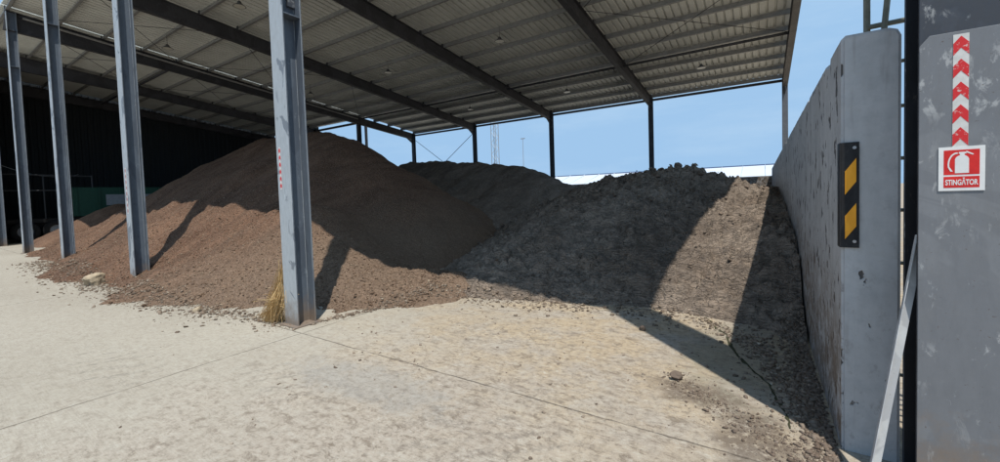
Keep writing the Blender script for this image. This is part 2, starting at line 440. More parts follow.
def brown_z(X, Y, detail=True):
    wx = X + .5*fbm(X*.35, Y*.35, 3, 3); wy = Y + .5*fbm(X*.35, Y*.35, 8, 3)
    z = smax([seg(wx, wy, (-20.3, 10.4, 4.72), (-17.6, 10.0, 4.48), .68),
              seg(wx, wy, (-17.6, 10.0, 4.40), (-14.4, 9.2, 4.18), .68),
              seg(wx, wy, (-14.4, 9.2, 4.30), (-11.9, 8.5, 3.78), .74, .8),
              seg(wx, wy, (-12.0, 8.2, 3.45), (-9.2, 5.6, 1.35), .90, .6),
              seg(wx, wy, (-14.8, 5.35, 1.55), (-8.6, 5.3, 1.45), .62, .4),
              seg(wx, wy, (-8.4, 4.8, 1.05), (-5.8, 4.4, .32), .45, .4),
              seg(wx, wy, (-5.8, 4.8, .34), (-4.4, 5.35, .16), .40, .3)], 7) - .06
    # concave spread at the toe
    z = np.where(z < .5, .5 - (.5-z)*.80, z)
    if detail:
        run = fbm(X*1.6, Y*.35, 21, 4)
        z = z + .17*run + .05*fbm(X*2.2, Y*2.2, 31, 4) + .035*fbm(X*9, Y*9, 41, 3)
        edge = np.clip(1-np.abs(z)/.25, 0, 1)
        z = z + edge*.09*fbm(X*2.6, Y*2.6, 51, 4)
    return z
def dark_z(X, Y, detail=True):
    z = smax([seg(X, Y, (-17.5, 17.6, 3.75), (-12.4, 16.6, 3.18), .55, .8),
              seg(X, Y, (-12.4, 16.6, 3.18), (-9.6, 16.4, 2.90), .55, .8),
              seg(X, Y, (-14.0, 13.6, 2.5), (-8.8, 12.6, 1.15), .42, .8)], 5)
    if detail: z = z + .22*fbm(X*.9, Y*.6, 61, 6) + .09*fbm(X*4, Y*4, 62, 4)
    return z

CP = np.array([  # clay control points x, y, z
 (-.5,5.55,0),(-1.4,5.62,0),(-2.5,5.35,0),(-3.4,5.1,0),(-4.3,5.05,0),(-5.1,5.9,.12),(-5.9,7.3,.10),(-7.0,9.2,.05),(-8.3,11.8,.0),
 (.1,5.25,0),(.40,4.75,.0),(.45,5.5,.28),(.45,6.3,.70),(.45,8,.98),(.45,10.4,1.15),(.45,14,1.25),(.45,19,1.3),
 (-1.33,6.14,.42),(-1.24,7.26,.78),(-1.1,9.35,1.18),(-1.0,11.5,1.50),(-.96,14.2,1.55),
 (-2.4,6.3,.55),(-2.4,8,1.30),(-2.4,10.4,1.82),(-2.4,12.2,2.05),(-1.3,12.0,1.9),(-3.4,6.2,.6),(-3.4,8.2,1.25),(-3.5,10.3,1.66),(-3.7,12.0,1.82),
 (-4.6,6.6,.45),(-4.8,8.8,.95),(-4.9,11.2,1.4),(-6.0,9.3,.55),(-6.6,11.8,.75),(-5.8,13.2,1.2),
 (-2.4,15,1.7),(-4.5,15.5,1.5),(-1,17,1.5),(-2.4,19,1.2),(-5,18.5,.9),(-8,15.5,.4),
 (-.4,4.95,-.2),(-1.4,4.8,-.4),(-2.5,4.5,-.45),(-3.6,4.2,-.5),(-5.2,4.4,-.5),(-6.5,6,-.4),(-8,8.5,-.4),(.2,4.2,-.22),(.3,3.4,-.35),
 (-9.5,11,0),(-10,14,.3),(-3,22,.3),(0,22,.8),(-7,20,.3)])
def _tps(r2): return r2*np.log(r2+1e-9)
_d = (CP[:,None,:2]-CP[None,:,:2]); _K = _tps((_d**2).sum(2)) + np.eye(len(CP))*.05
_P = np.hstack([np.ones((len(CP),1)), CP[:,:2]])
_A = np.block([[_K, _P],[_P.T, np.zeros((3,3))]])
_W = np.linalg.solve(_A, np.concatenate([CP[:,2], np.zeros(3)]))
def clay_base(X, Y):
    z = _W[-3] + _W[-2]*X + _W[-1]*Y
    for k, (a, b, c) in enumerate(CP): z = z + _W[k]*_tps((X-a)**2+(Y-b)**2)
    return z
def clay_z(X, Y, detail=True):
    z = clay_base(X, Y)
    if not detail: return z
    wx = X + .25*fbm(X*1.3, Y*1.3, 71, 3); wy = Y + .25*fbm(X*1.3, Y*1.3, 72, 3)
    amp = np.clip((z+.12)/.35, 0, 1)
    f1, f2, h = voro(wx*1.5, wy*4.2, 73); e = np.clip((f2-f1)/.12, 0, 1)
    g1, g2, hh = voro(wx*3.6+.6*fbm(X*4, Y*4, 85, 3), wy*10., 74); ee = np.clip((g2-g1)/.18, 0, 1)
    k1, k2, kh = voro(X*15, Y*20, 79)
    up = np.clip((Y-7.5)/3, 0, 1)
    zl = z*6.5 + 1.1*fbm(X*.9, Y*.9, 81, 4) + .5*fbm(X*3, Y*3, 82, 3)
    fr = zl-np.floor(zl); led = np.where(fr < .82, fr/.82, (1-fr)/.18)       # slumped layers following the slope
    z = z + amp*.12*(led-.5)*np.clip(.6+1.2*fbm(X*1.1, Y*1.1, 83, 3), .15, 1.2)
    z = z + amp*(.10*(h-.5)*(1+.8*up) + .055*e + .075*(hh-.5)*(1+up) + .045*ee + .035*(kh-.5)*(1+.6*up) + .15*fbm(X*1.5, Y*1.5, 75, 5) + .05*fbm(X*9, Y*14, 77, 4)) - .04*amp
    return z

def spaced(a, b, s0, s1):
    out = [a]; 
    while out[-1] < b:
        t = (out[-1]-a)/(b-a); out.append(out[-1]+s0+(s1-s0)*t)
    return np.array(out)
xs = -spaced(3.6, 28, .035, .11)[::-1]
b = heightmesh('brown_compost_heap', xs, spaced(1.6, 16, .035, .11), brown_z, M['brown'])
tag(b, 'tall reddish brown heap of compost sloping up behind the front row of columns', 'compost heap')
d = heightmesh('dark_compost_heap', np.arange(-24, -4.5, .08), np.arange(9.5, 22.6, .08), dark_z, M['dark'])
tag(d, 'dark grey brown heap in shade behind the tall brown heap, under the rear columns', 'compost heap')
c = heightmesh('clay_heap', np.arange(-9.5, .40, .035), spaced(3.0, 22.5, .028, .12), clay_z, M['clay'], zmin=-.03)
tag(c, 'low grey heap of cracked crumbly clay lying against the long concrete wall', 'clay heap')
def small_z(X, Y, detail=True):
    return smax([cone(X, Y, -27.2, 6.6, 1.75, .62), cone(X, Y, -28.5, 8.5, 1.3, .6)], 5) + .08*fbm(X*1.5, Y*1.5, 91, 4)
s_ = heightmesh('small_heap', np.arange(-32, -24, .07), np.arange(3.5, 12, .07), small_z, M['brown'])
tag(s_, 'small olive brown mound between the left end of the tall heap and the green trailer', 'compost heap')

# ------------------------------------------------------------------ loose stones, clods
def pebble_batch(pts, sizes, name, mat, flat=.65):
    """pts Nx3; irregular little polyhedra in one mesh"""
    ico = bmesh.new(); bmesh.ops.create_icosphere(ico, subdivisions=1, radius=1)
    bv = np.array([v.co[:] for v in ico.verts]); bf = np.array([[v.index for v in f.verts] for f in ico.faces]); ico.free()
    n = len(pts); nv = len(bv)
    V = np.repeat(bv[None], n, 0) * (.45 + 1.0*RNG.random((n, nv, 1)))
    sc = np.stack([sizes*(.7+.7*RNG.random(n)), sizes*(.7+.7*RNG.random(n)), sizes*flat*(.6+.6*RNG.random(n))], 1)
    V = V*sc[:, None, :]
    a = RNG.random(n)*6.283; ca, sa = np.cos(a), np.sin(a)
    t = (RNG.random(n)-.5)*1.2; ct, st = np.cos(t), np.sin(t)
    y, z = V[:,:,1]*ct[:,None]-V[:,:,2]*st[:,None], V[:,:,1]*st[:,None]+V[:,:,2]*ct[:,None]
    x = V[:,:,0]
    V = np.stack([x*ca[:,None]-y*sa[:,None], x*sa[:,None]+y*ca[:,None], z], 2) + pts[:,None,:]
    F = bf[None] + (np.arange(n)*nv)[:,None,None]
    V = V.reshape(-1, 3); F = F.reshape(-1, 3)
    me = bpy.data.meshes.new(name)
    me.vertices.add(len(V)); me.vertices.foreach_set('co', V.ravel())
    me.loops.add(F.size); me.loops.foreach_set('vertex_index', F.ravel())
    me.polygons.add(len(F)); me.polygons.foreach_set('loop_start', np.arange(0, F.size, 3))
    me.update(calc_edges=True)
    return link(name, me, mat)
def island_mat(name, *cols):
    m = NT(name, .92, spec=.2)
    c = m.ramp(m.island(), *[(i/(len(cols)-1), k) for i, k in enumerate(cols)])
    m.color(m.mix(m.math('MULTIPLY', m.ramp(m.noise(30, 4), (.35, 0), (.7, 1)), .4), c, (.12,.10,.08)))
    m.bump(m.noise(40, 4), .004, .8); return m.m
M['gravel'] = island_mat('gravel', (.09,.062,.044), (.19,.14,.10), (.28,.22,.165), (.13,.095,.07), (.42,.35,.27))
M['brownbits'] = island_mat('brown_bits', (.08,.046,.027), (.14,.086,.053), (.19,.125,.08), (.11,.065,.04), (.34,.26,.18))
M['clods'] = island_mat('clay_clods', (.10,.070,.050), (.19,.14,.105), (.14,.105,.08), (.25,.195,.15))

# chips on the front slope of the brown heap
n = 30000
px = -4.3 - 17*RNG.random(n)**1.35; py = 2.0 + 3.9*RNG.random(n)**.9
pz = brown_z(px, py); k = (pz > -.02)
px, py, pz = px[k], py[k], pz[k]
sz = .003 + .012*RNG.random(len(px))**4*1.5 + .014*np.clip(1-pz/.5, 0, 1)*RNG.random(len(px))**3
o = pebble_batch(np.stack([px, py, np.maximum(pz, 0)+sz*.2], 1), sz, 'wood_chips', M['brownbits'])
tag(o, 'loose chips and small stones over the front slope of the brown heap', 'chips', kind='stuff')
# toe debris
toe = [(-19,2.5),(-10.9,2.25),(-7.05,2.5),(-5.0,2.95),(-4.75,3.7),(-4.5,4.6),(-4.0,4.95),(-3.36,5.0),(-2.46,5.2),(-1.42,5.5),(-.66,5.35),(-.05,4.7),(.2,3.7),(.32,3.1)]
T = np.array(toe); segl = np.hypot(*np.diff(T, axis=0).T); cum = np.concatenate([[0], np.cumsum(segl)])
def along(n, bias=1):
    s = RNG.random(n)*cum[-1]; i = np.clip(np.searchsorted(cum, s)-1, 0, len(segl)-1); f = (s-cum[i])/segl[i]
    return T[i] + (T[i+1]-T[i])*f[:,None]
p = along(12000); off = -np.abs(RNG.normal(0, 1, len(p)))*.30+.25
p = p + np.stack([-(off)*.2*np.sign(p[:,0]+3), off], 1) + RNG.normal(0, .05, (len(p), 2))
p = p[(p[:,0] < .30)]
zz = np.maximum(np.maximum(brown_z(p[:,0], p[:,1]), clay_z(p[:,0], p[:,1])), 0)
sz = .004 + .024*RNG.random(len(p))**5
o = pebble_batch(np.stack([p[:,0], p[:,1], zz+sz*.3], 1), sz, 'toe_gravel', M['gravel'])
tag(o, 'scattered gravel and crumbs along the foot of the heaps', 'gravel', kind='stuff')
# scattered crumbs on the slab
n = 2600
p = np.stack([-6+6.3*RNG.random(n), .6+4.7*RNG.random(n)**.55], 1)
w = fbm(p[:,0]*.9, p[:,1]*.9, 5, 3) + .5*RNG.random(n) > .2
p = p[w]; sz = .0022 + .013*RNG.random(len(p))**9
o = pebble_batch(np.stack([p[:,0], p[:,1], sz*.3], 1), sz, 'slab_crumbs', M['gravel'])
tag(o, 'dry crumbs of soil strewn over the concrete slab', 'crumbs', kind='stuff')
# clods: all over the clay heap and along the foot of the wall
n = 3200
p = np.stack([-7+7.35*RNG.random(n), 5.2+9.0*RNG.random(n)**.8], 1)
z = clay_z(p[:,0], p[:,1]); k = z > .05; p = p[k]; z = z[k]
sz = .006 + .055*RNG.random(len(p))**6*(.6+.6*np.clip((p[:,1]-7)/4, 0, 1))
a1 = np.stack([p[:,0], p[:,1], z+sz*.25], 1)
n = 5200
t = RNG.random(n); p = np.stack([.365-np.abs(RNG.normal(0, 1, n))*(.07+.05*t+.20*(RNG.random(n) < .25)), 2.6+2.9*t], 1)
sz2 = .003 + .017*RNG.random(n)**4
# a thinner trail of crumbs leading to the muddy patch
n3 = 900; t3 = RNG.random(n3); q3 = np.stack([.30-.95*t3+RNG.normal(0, .07, n3), 2.75+.85*t3+RNG.normal(0, .10, n3)], 1)
p = np.concatenate([p, q3]); sz2 = np.concatenate([sz2, .003+.010*RNG.random(n3)**4])
a2 = np.stack([p[:,0], p[:,1], np.maximum(clay_z(p[:,0], p[:,1]), 0)+sz2*.3], 1)
o = pebble_batch(np.concatenate([a1, a2]), np.concatenate([sz, sz2]), 'clay_crumbs', M['clods'], .8)
tag(o, 'crumbled clay lumps over the clay heap and along the foot of the concrete wall', 'clay lumps', kind='stuff')

def rock(name, loc, size, mat, seed, label, cat, group=None, flat=.7):
    bm = bmesh.new(); bmesh.ops.create_icosphere(bm, subdivisions=3, radius=1)
    r = np.random.default_rng(seed); pl = r.normal(size=(9, 3)); pl /= np.linalg.norm(pl, axis=1)[:,None]; dd = .62+.25*r.random(9)
    for v in bm.verts:
        c_ = np.array(v.co); 
        for q, dq in zip(pl, dd):
            t_ = c_@q
            if t_ > dq: c_ = c_ - q*(t_-dq)*.9
        c_ = c_*(1+.16*(r.random()-.5)); v.co = (c_[0]*size[0], c_[1]*size[1], c_[2]*size[2])
    me = bpy.data.meshes.new(name); bm.to_mesh(me); bm.free()
    o = link(name, me, mat); o.location = loc; o.rotation_euler = (r.random()*.5, r.random()*.5, r.random()*6)
    tag(o, label, cat, group); return o
rock('stone', (-11.75, 2.36, .09), (.20,.17,.17), M['stone'], 3, 'pale beige flat stone at the foot of the brown heap beside the second column', 'stone')
rock('stone', (-7.1, 2.50, .03), (.07,.05,.045), M['stone'], 4, 'small pale stone at the heap foot some way left of the straw bundle', 'stone')
rock('clay_clod', (-.62, 3.58, .03), (.055,.045,.04), M['clods'], 5, 'single brown clod on the sunny slab in front of the wall shadow', 'clod')
rock('clay_clod', (-1.16, 4.68, .025), (.05,.04,.035), M['clods'], 6, 'brown clod on the concrete inside the column shadow band', 'clod')
def zc(x, y): return float(clay_z(np.array([x]), np.array([y]))[0])
for i, (x, y, s1, lb) in enumerate([(-1.95, 12.1, .13, 'large jagged clay clod on top of the clay heap, just right of the rear column'),
                                (-1.68, 12.1, .16, 'biggest jagged clay clod standing highest on the clay heap crest'),
                                (-2.75, 12.0, .11, 'rounded clay clod on the clay heap crest to the left of the rear column'),
                                (-3.35, 11.6, .11, 'clay clod at the upper left shoulder of the clay heap')]):
    rock('clay_clod', (x, y, zc(x, y)+s1*.55), (s1, s1*.8, s1*.85), M['clods'], 20+i, lb, 'clod')

# straw bundle leaning on the nearest column
mb = MB(); r = random.Random(3)
for i in range(330):
    bx = -5.58+r.gauss(0, .13); by = 2.80+r.gauss(0, .06)
    tx = -5.315+r.gauss(0, .018); ty = 2.87+r.gauss(0, .03); tz = .62+r.gauss(0, .13)
    b0 = Vector((bx, by, .01+abs(r.gauss(0, .02)))); t0 = Vector((min(tx, -5.285), ty, tz))
    mid = (b0+t0)/2 + Vector((.05+r.gauss(0, .045), -.02+r.gauss(0, .035), -.02+r.gauss(0, .03)))
    if r.random() < .12: t0 = mid + Vector((r.gauss(0, .12), r.gauss(0, .08), r.random()*.15))
    w = .0022
    for a_, b_ in ((b0, mid), (mid, t0)):
        mb.tube(a_, b_, w, 3)
ms = island_mat('straw', (.60,.40,.17), (.72,.52,.26), (.52,.32,.13), (.80,.62,.36))
tag(mb.build('straw_bundle', ms), 'tan bundle of dry straw leaning on the foot of the nearest column', 'straw bundle')

# mossy crack in the slab
pts = [(-.62,5.5),(-.52,5.34),(-.44,5.1),(-.34,4.93),(-.28,4.6),(-.14,4.2),(-.06,4.02),(.04,3.83),(.07,3.6),(.13,3.37),(.16,3.15)]
vs = []; fs = []
fine = []
for i in range(len(pts)-1):
    for k in range(5):
        t = k/5; fine.append((pts[i][0]*(1-t)+pts[i+1][0]*t+r.gauss(0,.008), pts[i][1]*(1-t)+pts[i+1][1]*t+r.gauss(0,.008)))
for i, (x, y) in enumerate(fine):
    w = .004+.007*abs(r.gauss(0, 1))
    vs += [(x-w, y-w*.3, .004), (x+w, y+w*.3, .004)]
    if i: fs.append((2*i-2, 2*i-1, 2*i+1, 2*i))
me = bpy.data.meshes.new('slab_crack'); me.from_pydata(vs, [], fs)
tag(link('slab_crack', me, plain('mossy_crack', (.045,.045,.022), .95, 0, .3)), kind='structure')

# ------------------------------------------------------------------ the open shed
shed = empty('open_shed', (colx(3), Y0, 0), 'large open sided steel shed with sloping ribbed metal roof standing over the heaps', 'shed')
INV = Matrix.Translation(-shed.location)
def P_(o, parent=shed):
    """world-coordinate mesh parented without moving"""
    o.parent = parent
    o.matrix_parent_inverse = Matrix.Translation(-Vector(parent.matrix_world.translation)) if parent.type == 'EMPTY' else Matrix.Identity(4)
    return o
shed.matrix_world = Matrix.Translation(shed.location)

FB, FD = .297, .25
def front_column(t):
    x = colx(t); mb = MB()
    zt = roofz(Y0)-.05
    mb.sweep(hprof(FB, FD, .016, .011), (x, Y0+FD/2, 0), (x, Y0+FD/2, zt), (0,-1,0), 1)
    # only the outer face of the front flange carries the patchy pale paint
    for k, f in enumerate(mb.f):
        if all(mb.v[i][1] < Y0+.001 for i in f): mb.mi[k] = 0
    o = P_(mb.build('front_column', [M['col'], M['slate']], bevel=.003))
    mb = MB(); mb.box(x-.2, x+.2, Y0-.06, Y0+FD+.06, .0, .014); P_(mb.build('base_plate', M['slate']), o)
    for z in ((3.95, 6.9) if t == 0 else (6.9,)):
        mb = MB(); mb.box(x+.007, x+FB/2-.004, Y0+.018, Y0+FD-.018, z, z+.014)
        P_(mb.build('stiffener', M['slate']), o)
    if t == 0:
        mb = MB(); mb.box(x+.007, x+.05, Y0+.14, Y0+FD-.02, 4.1, 4.75)
        P_(mb.build('splice_plate', M['guard_top']), o)
    return o
cols = [front_column(t) for t in range(0, NT_MAX+1)]
cols[0]['label'] = 'nearest blue grey column with a red and white tape and patchy paint'

# near right column: wide, with its guard plate
GX0, GX1 = .65, 1.22
mb = MB()
mb.sweep(hprof(GX1-GX0, .25, .02, .014), ((GX0+GX1)/2, Y0+.125, 0), ((GX0+GX1)/2, Y0+.125, roofz(Y0)-.05), (0,-1,0))
for k, f in enumerate(mb.f):
    mb.mi[k] = 0 if all(mb.v[i][1] < Y0+.001 for i in f) else 1
near = P_(mb.build('front_column', [M['guard_top'], M['black']], bevel=.003)); near['label'] = 'wide dark grey column at the right edge of the picture'
mb = MB(); ch = .035; g0 = GX0-.001
pr = [(g0, 0), (GX1, 0), (GX1, 2.30), (g0+ch, 2.30), (g0, 2.255)]
vs = [(x, Y0-.012, z) for x, z in pr] + [(x, Y0-.001, z) for x, z in pr]
mb.add(vs, [(0,1,2,3,4), (9,8,7,6,5)] + [(i, (i+1) % 5, (i+1) % 5+5, i+5) for i in range(5)])
P_(mb.build('guard_plate', M['guard'], bevel=.002), near)

# rafters
def ibeam(name, P, Q, b, h0, h1, mat, tf=.014, tw=.010):
    mb = MB(); P = Vector(P); Q = Vector(Q)
    def pr(h):   # top flush at 0, hanging down
        return [(x, y-h/2) for x, y in hprof(b, h, tf, tw)]
    mb.sweep(pr(h0), P, Q, (0,0,1), 0, pr(h1))
    return P_(mb.build(name, mat))
for t in range(-1, NT_MAX+1):
    x = colx(t) if t >= 0 else (colx(-1))
    ye = YR+.12 if t <= 3 else YC
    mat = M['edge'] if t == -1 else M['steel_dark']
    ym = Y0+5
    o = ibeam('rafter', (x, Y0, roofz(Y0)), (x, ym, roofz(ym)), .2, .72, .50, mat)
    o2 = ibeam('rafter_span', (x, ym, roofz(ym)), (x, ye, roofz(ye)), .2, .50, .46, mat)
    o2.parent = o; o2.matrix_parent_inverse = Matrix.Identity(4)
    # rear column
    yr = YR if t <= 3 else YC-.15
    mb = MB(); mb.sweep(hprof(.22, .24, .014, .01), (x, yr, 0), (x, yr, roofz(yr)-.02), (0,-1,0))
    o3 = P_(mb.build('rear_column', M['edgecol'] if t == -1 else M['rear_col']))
    if t <= 3:   # haunch web
        mb = MB(); vs = []
        for a in (-.006, .006):
            vs += [(x+a, yr-.12, roofz(yr)-.80), (x+a, yr-.75, roofz(yr-.75)-.49), (x+a, yr-.12, roofz(yr)-.49)]
        mb.add(vs, [(0,1,2),(5,4,3),(0,3,4,1),(1,4,5,2),(2,5,3,0)])
        P_(mb.build('haunch', mat), o3)
mb = MB(); mb.sweep(hprof(.22, .24, .014, .01), (colx(3), 18.15, 0), (colx(3), 18.15, roofz(18.15)-.48), (0,-1,0))
P_(mb.build('middle_column', M['rear_col']))
mb = MB(); mb.tube((colx(3)+.02, 18.72, 0), (colx(3)+.02, 18.72, roofz(18.7)-.47), .10, 8)
P_(mb.build('downpipe', M['mast']))

# purlins (lipped Z section), each a part, with cleats on the rafters
XL, XR = colx(NT_MAX)-.1, colx(-1)+.14
npur = 17; dy = (YR-Y0)/(npur-1)
zprof = [(-.085,0),(.005,0),(.005,.185),(.08,.185),(.08,.17),(.083,.17),(.083,.19),(-.001,.19),(-.001,.005),(-.081,.005),(-.081,.025),(-.085,.025)]
mb = MB(); mb.box(-.06, .06, -.010, .010, 0, .16); _c = mb.build('cleat', M['steel_dark']); CLEAT = _c.data; bpy.data.objects.remove(_c)
for i in range(npur):
    y = Y0 + .08 + i*dy if i < npur-1 else YR+.08
    z = roofz(y)+.002
    x0 = XL if y < YC+.1 else colx(3)-.1
    mb = MB(); mb.sweep(zprof, (XR-.02, y, z), (x0, y, z), (0,0,1))
    pu = P_(mb.build('purlin', M['purlin']))
    for t in range(-1, NT_MAX+1 if y < YC else 4):
        ck = bpy.data.objects.new('cleat', CLEAT); COL.objects.link(ck)
        ck.parent = pu; ck.location = Vector((colx(t), y-.075, z))

# ribbed sheet, real corrugation running down the slope
def sheet(name, xa, xb, ya, yb):
    pitch = .25; n = int((xb-xa)/pitch)+1; V = []; F = []
    prof = [(0,0),(.165,0),(.178,.062),(.232,.062),(.245,0)]
    xsz = []
    for i in range(n+1):
        for a_, h in prof:
            if xa+i*pitch+a_ <= xb: xsz.append((xa+i*pitch+a_, h))
    for y in (ya, yb):
        for x, h in xsz: V.append((x, y, roofz(y)+.195+h))
    m_ = len(xsz)
    F = [(i, i+1, m_+i+1, m_+i) for i in range(m_-1)]
    me = bpy.data.meshes.new(name); me.from_pydata(V, [], F)
    return P_(link(name, me, M['sheet']))
sheet('roof_sheet', colx(3)-.1, XR, Y0-.07, YR+.25)
sheet('roof_sheet', XL, colx(3)+.06, Y0-.07, YC+.1)

# eave struts, dark tubes between the rafters
mb = MB(); mb.box(colx(3), colx(-1), YR+.14, YR+.22, HR-.16, HR-.04); P_(mb.build('eave_beam', M['steel_dark']))
mb = MB(); mb.box(XL, colx(3)-.1, YC-.02, YC+.06, roofz(YC)-.18, roofz(YC)-.03); P_(mb.build('eave_beam', M['steel_dark']))
for t in range(-1, 3):
    mb = MB(); y = 18.15; mb.tube((colx(t)-.02, y, roofz(y)-.13), (colx(t+1)+.02, y, roofz(y)-.13), .055, 8)
    P_(mb.build('strut', M['steel_dark']))
for t in (3, 4, 5):
    y = 8.0
    mb = MB(); mb.tube((colx(t)-.02, y, roofz(y)-.13), (colx(t+1)+.02, y, roofz(y)-.13), .055, 8)
    P_(mb.build('strut', M['steel_dark']))
# tie rods under the sheet
def rods(t, ya, yb):
    for a_, b_ in ((ya, yb), (yb, ya)):
        mb = MB(); mb.tube((colx(t)-.1, a_, roofz(a_)-.09), (colx(t+1)+.1, b_, roofz(b_)-.10 - (.03 if a_ > b_ else 0)), .011, 5)
        P_(mb.build('tie_rod', M['steel_dark']))
for t in (-1, 2, 3):
    for ya, yb in ((Y0+.3, 8.0), (8.0, 13.1), (13.1, 18.15)): rods(t, ya, yb)
for z0, z1 in ((2.2, HR-.5), (HR-.5, 2.2)):   # wall bracing in the rear bay
    mb = MB(); mb.tube((colx(2)-.1, YR+.1, z0), (colx(3)+.1, YR+.1+(.04 if z0 > z1 else 0), z1), .02, 5)
    P_(mb.build('tie_rod', M['rear_col']))
# pale conduit along the fourth rafter
mb = MB(); x = colx(3)+.16; mb.tube((x, Y0+.4, roofz(Y0+.4)-.16), (x, 18, roofz(18)-.16), .045, 8)
P_(mb.build('conduit', M['purlin']))
# end and rear cladding of the left bays, plus an added front light blocker
def clad(x0, x1, y0, y1, z0, zf):
    V = []; F = []; L = math.hypot(x1-x0, y1-y0); n = int(L/.3); nx, ny = (y1-y0)/L, -(x1-x0)/L
    for i in range(n+1):
        for a_, h in ((0,0),(.4,0),(.5,.035),(.9,.035)):
            t = min(1, (i+a_)/n); x = x0+(x1-x0)*t; y = y0+(y1-y0)*t
            V += [(x+nx*h, y+ny*h, z0), (x+nx*h, y+ny*h, zf(y))]
    F = [(2*i, 2*i+2, 2*i+3, 2*i+1) for i in range(len(V)//2-1)]
    me = bpy.data.meshes.new('cladding'); me.from_pydata(V, [], F)
    return P_(link('wall_and_shade_cladding', me, M['shade_wall']))
clad(XL-.05, colx(4)+.2, YC+.14, YC+.14, 0, lambda y: roofz(YC)+.24)
clad(XL-.07, XL-.07, Y0+.1, YC+.1, 0, lambda y: roofz(y)+.22)
clad(XL-.05, colx(4)-.25, Y0+.05, Y0+.05, 0, lambda y: roofz(Y0)+.1)  # unseen front sheet, added out of frame to darken the left bays
# ------------------------------------------------------------------ high bay lamps
def make_lamp():
    root = empty('high_bay_lamp', (0,0,0))
    mb = MB(); mb.lathe([(0,.16),(.05,.16),(.07,.10),(.09,.08),(.17,.02),(.19,0),(.17,.0)], (0,0,0), 20)
    a = mb.build('housing', M['lamp_body'], root, smooth=True)
    mb = MB(); mb.lathe([(0,.004),(.15,.004),(.168,.001)], (0,0,0), 20); mb.build('lens', M['lamp_glass'], root)
    mb = MB(); mb.tube((0,0,.16), (0,0,.55), .008, 5); mb.build('hanger', M['lamp_body'], root)
    return root
rows = ['front', 'middle', 'rear']; bays = ['first bay from the right', 'second bay from the right', 'third bay from the right', 'fourth bay from the right', 'fifth bay from the right']
proto = make_lamp(); first = True
for b_ in range(4):
    for q, y in enumerate((6.65, 12.8, 18.9)):
        if b_ == 3 and q == 2: continue
        if b_ in (0, 1) and q == 0: continue   # outside the frame
        if b_ == 0 and q == 1: continue
        x = X0 + S/2 - S*b_
        if first: rt = proto; first = False
        else:
            rt = proto.copy(); COL.objects.link(rt)
            for ch_ in proto.children:
                c2 = ch_.copy(); COL.objects.link(c2); c2.parent = rt
        rt.location = (x, y, roofz(y)-.55)
        tag(rt, f'unlit round high bay lamp in the {rows[q]} row, {bays[b_]}', 'lamp', 'round lamps hanging under the shed roof')

# ------------------------------------------------------------------ concrete walls
WX, WY, WT, WH = .390, 3.085, .256, 2.456
def side_wall():
    # outline of the cross-section is constant; the end has small chamfered corners, top edge a bit chipped
    ys = np.concatenate([[WY], WY+np.cumsum(np.full(330, .0625))])
    prof = [(.0,0),(.0,WH-.02),(.02,WH),(WT-.05,WH),(WT-.015,WH-.015),(WT,WH-.05),(WT,0)]
    V = []; F = []; m_ = len(prof)
    rr = np.random.default_rng(5)
    for j, y in enumerate(ys):
        chip = max(0, float(fbm(np.array([y*2.2]), np.array([.3]), 99, 4)[0])-.30)*.16 if j > 2 else 0
        if 3.55 < y < 3.72: chip += .03
        for k, (a, z) in enumerate(prof):
            dz = 0; dx = .002*(rr.random()-.5) if 0 < j and k in (1, 2) else 0
            if k in (1, 2): dz = -chip; dx += chip*.5 if k == 2 else chip*.1
            V.append((WX+a+dx, y, z+dz))
    for j in range(len(ys)-1):
        for k in range(m_-1):
            F.append((j*m_+k, j*m_+k+1, (j+1)*m_+k+1, (j+1)*m_+k))
    F.append(tuple(range(m_-1, -1, -1))); n0 = (len(ys)-1)*m_; F.append(tuple(n0+k for k in range(m_)))
    me = bpy.data.meshes.new('side'); me.from_pydata(V, [], F)
    bm = bmesh.new(); bm.from_mesh(me); bmesh.ops.recalc_face_normals(bm, faces=bm.faces)
    ed = [e for e in bm.edges if e.verts[0].co.y < WY+.001 and e.verts[1].co.y < WY+.001 and max(e.verts[0].co.z, e.verts[1].co.z) > .01]
    bmesh.ops.bevel(bm, geom=ed, offset=.014, segments=2, affect='EDGES')
    bm.to_mesh(me); bm.free()
    return link('concrete_wall', me, M['wall'])
tag(side_wall(), 'long grey painted concrete wall running back from the near right column', 'wall')
mb = MB(); mb.box(-34.5, WX+WT, YR+.36, YR+.62, 0, 2.08)
tag(mb.build('concrete_wall', M['wall'], bevel=.01), 'low pale concrete wall closing the rear of the bays, seen behind the clay heap', 'wall')

# hazard corner guard, folded round the wall corner
g = empty('corner_guard', (WX, WY, 1.24), 'black corner strip with two yellow diamonds on the end of the concrete wall', 'corner guard')
gz0, gz1 = 1.225, 1.838
mb = MB(); mb.box(WX-.010, WX-.002, WY-.010, WY+.075, gz0, gz1); mb.box(WX-.002, WX+.078, WY-.010, WY-.002, gz0, gz1)
def GP(o): o.parent = g; o.matrix_parent_inverse = Matrix.Translation((-WX, -WY, -1.24)); return o
g.matrix_world = Matrix.Translation((WX, WY, 1.24))
GP(mb.build('rubber_strip', M['rubber'], bevel=.002))
for za, zb in ((1.535, 1.745), (1.275, 1.485)):
    mb = MB(); xa, xb = WX+.014, WX+.064; y1, y0_ = WY-.0105, WY-.0135
    q = [(xa, za), (xb, za+.075), (xb, zb), (xa, zb-.075)]
    vs = [(x, y0_, z) for x, z in q] + [(x, y1, z) for x, z in q]
    mb.add(vs, [(0,1,2,3),(7,6,5,4)]+[(i,(i+1)%4,(i+1)%4+4,i+4) for i in range(4)])
    GP(mb.build('yellow_diamond', M['yellow']))
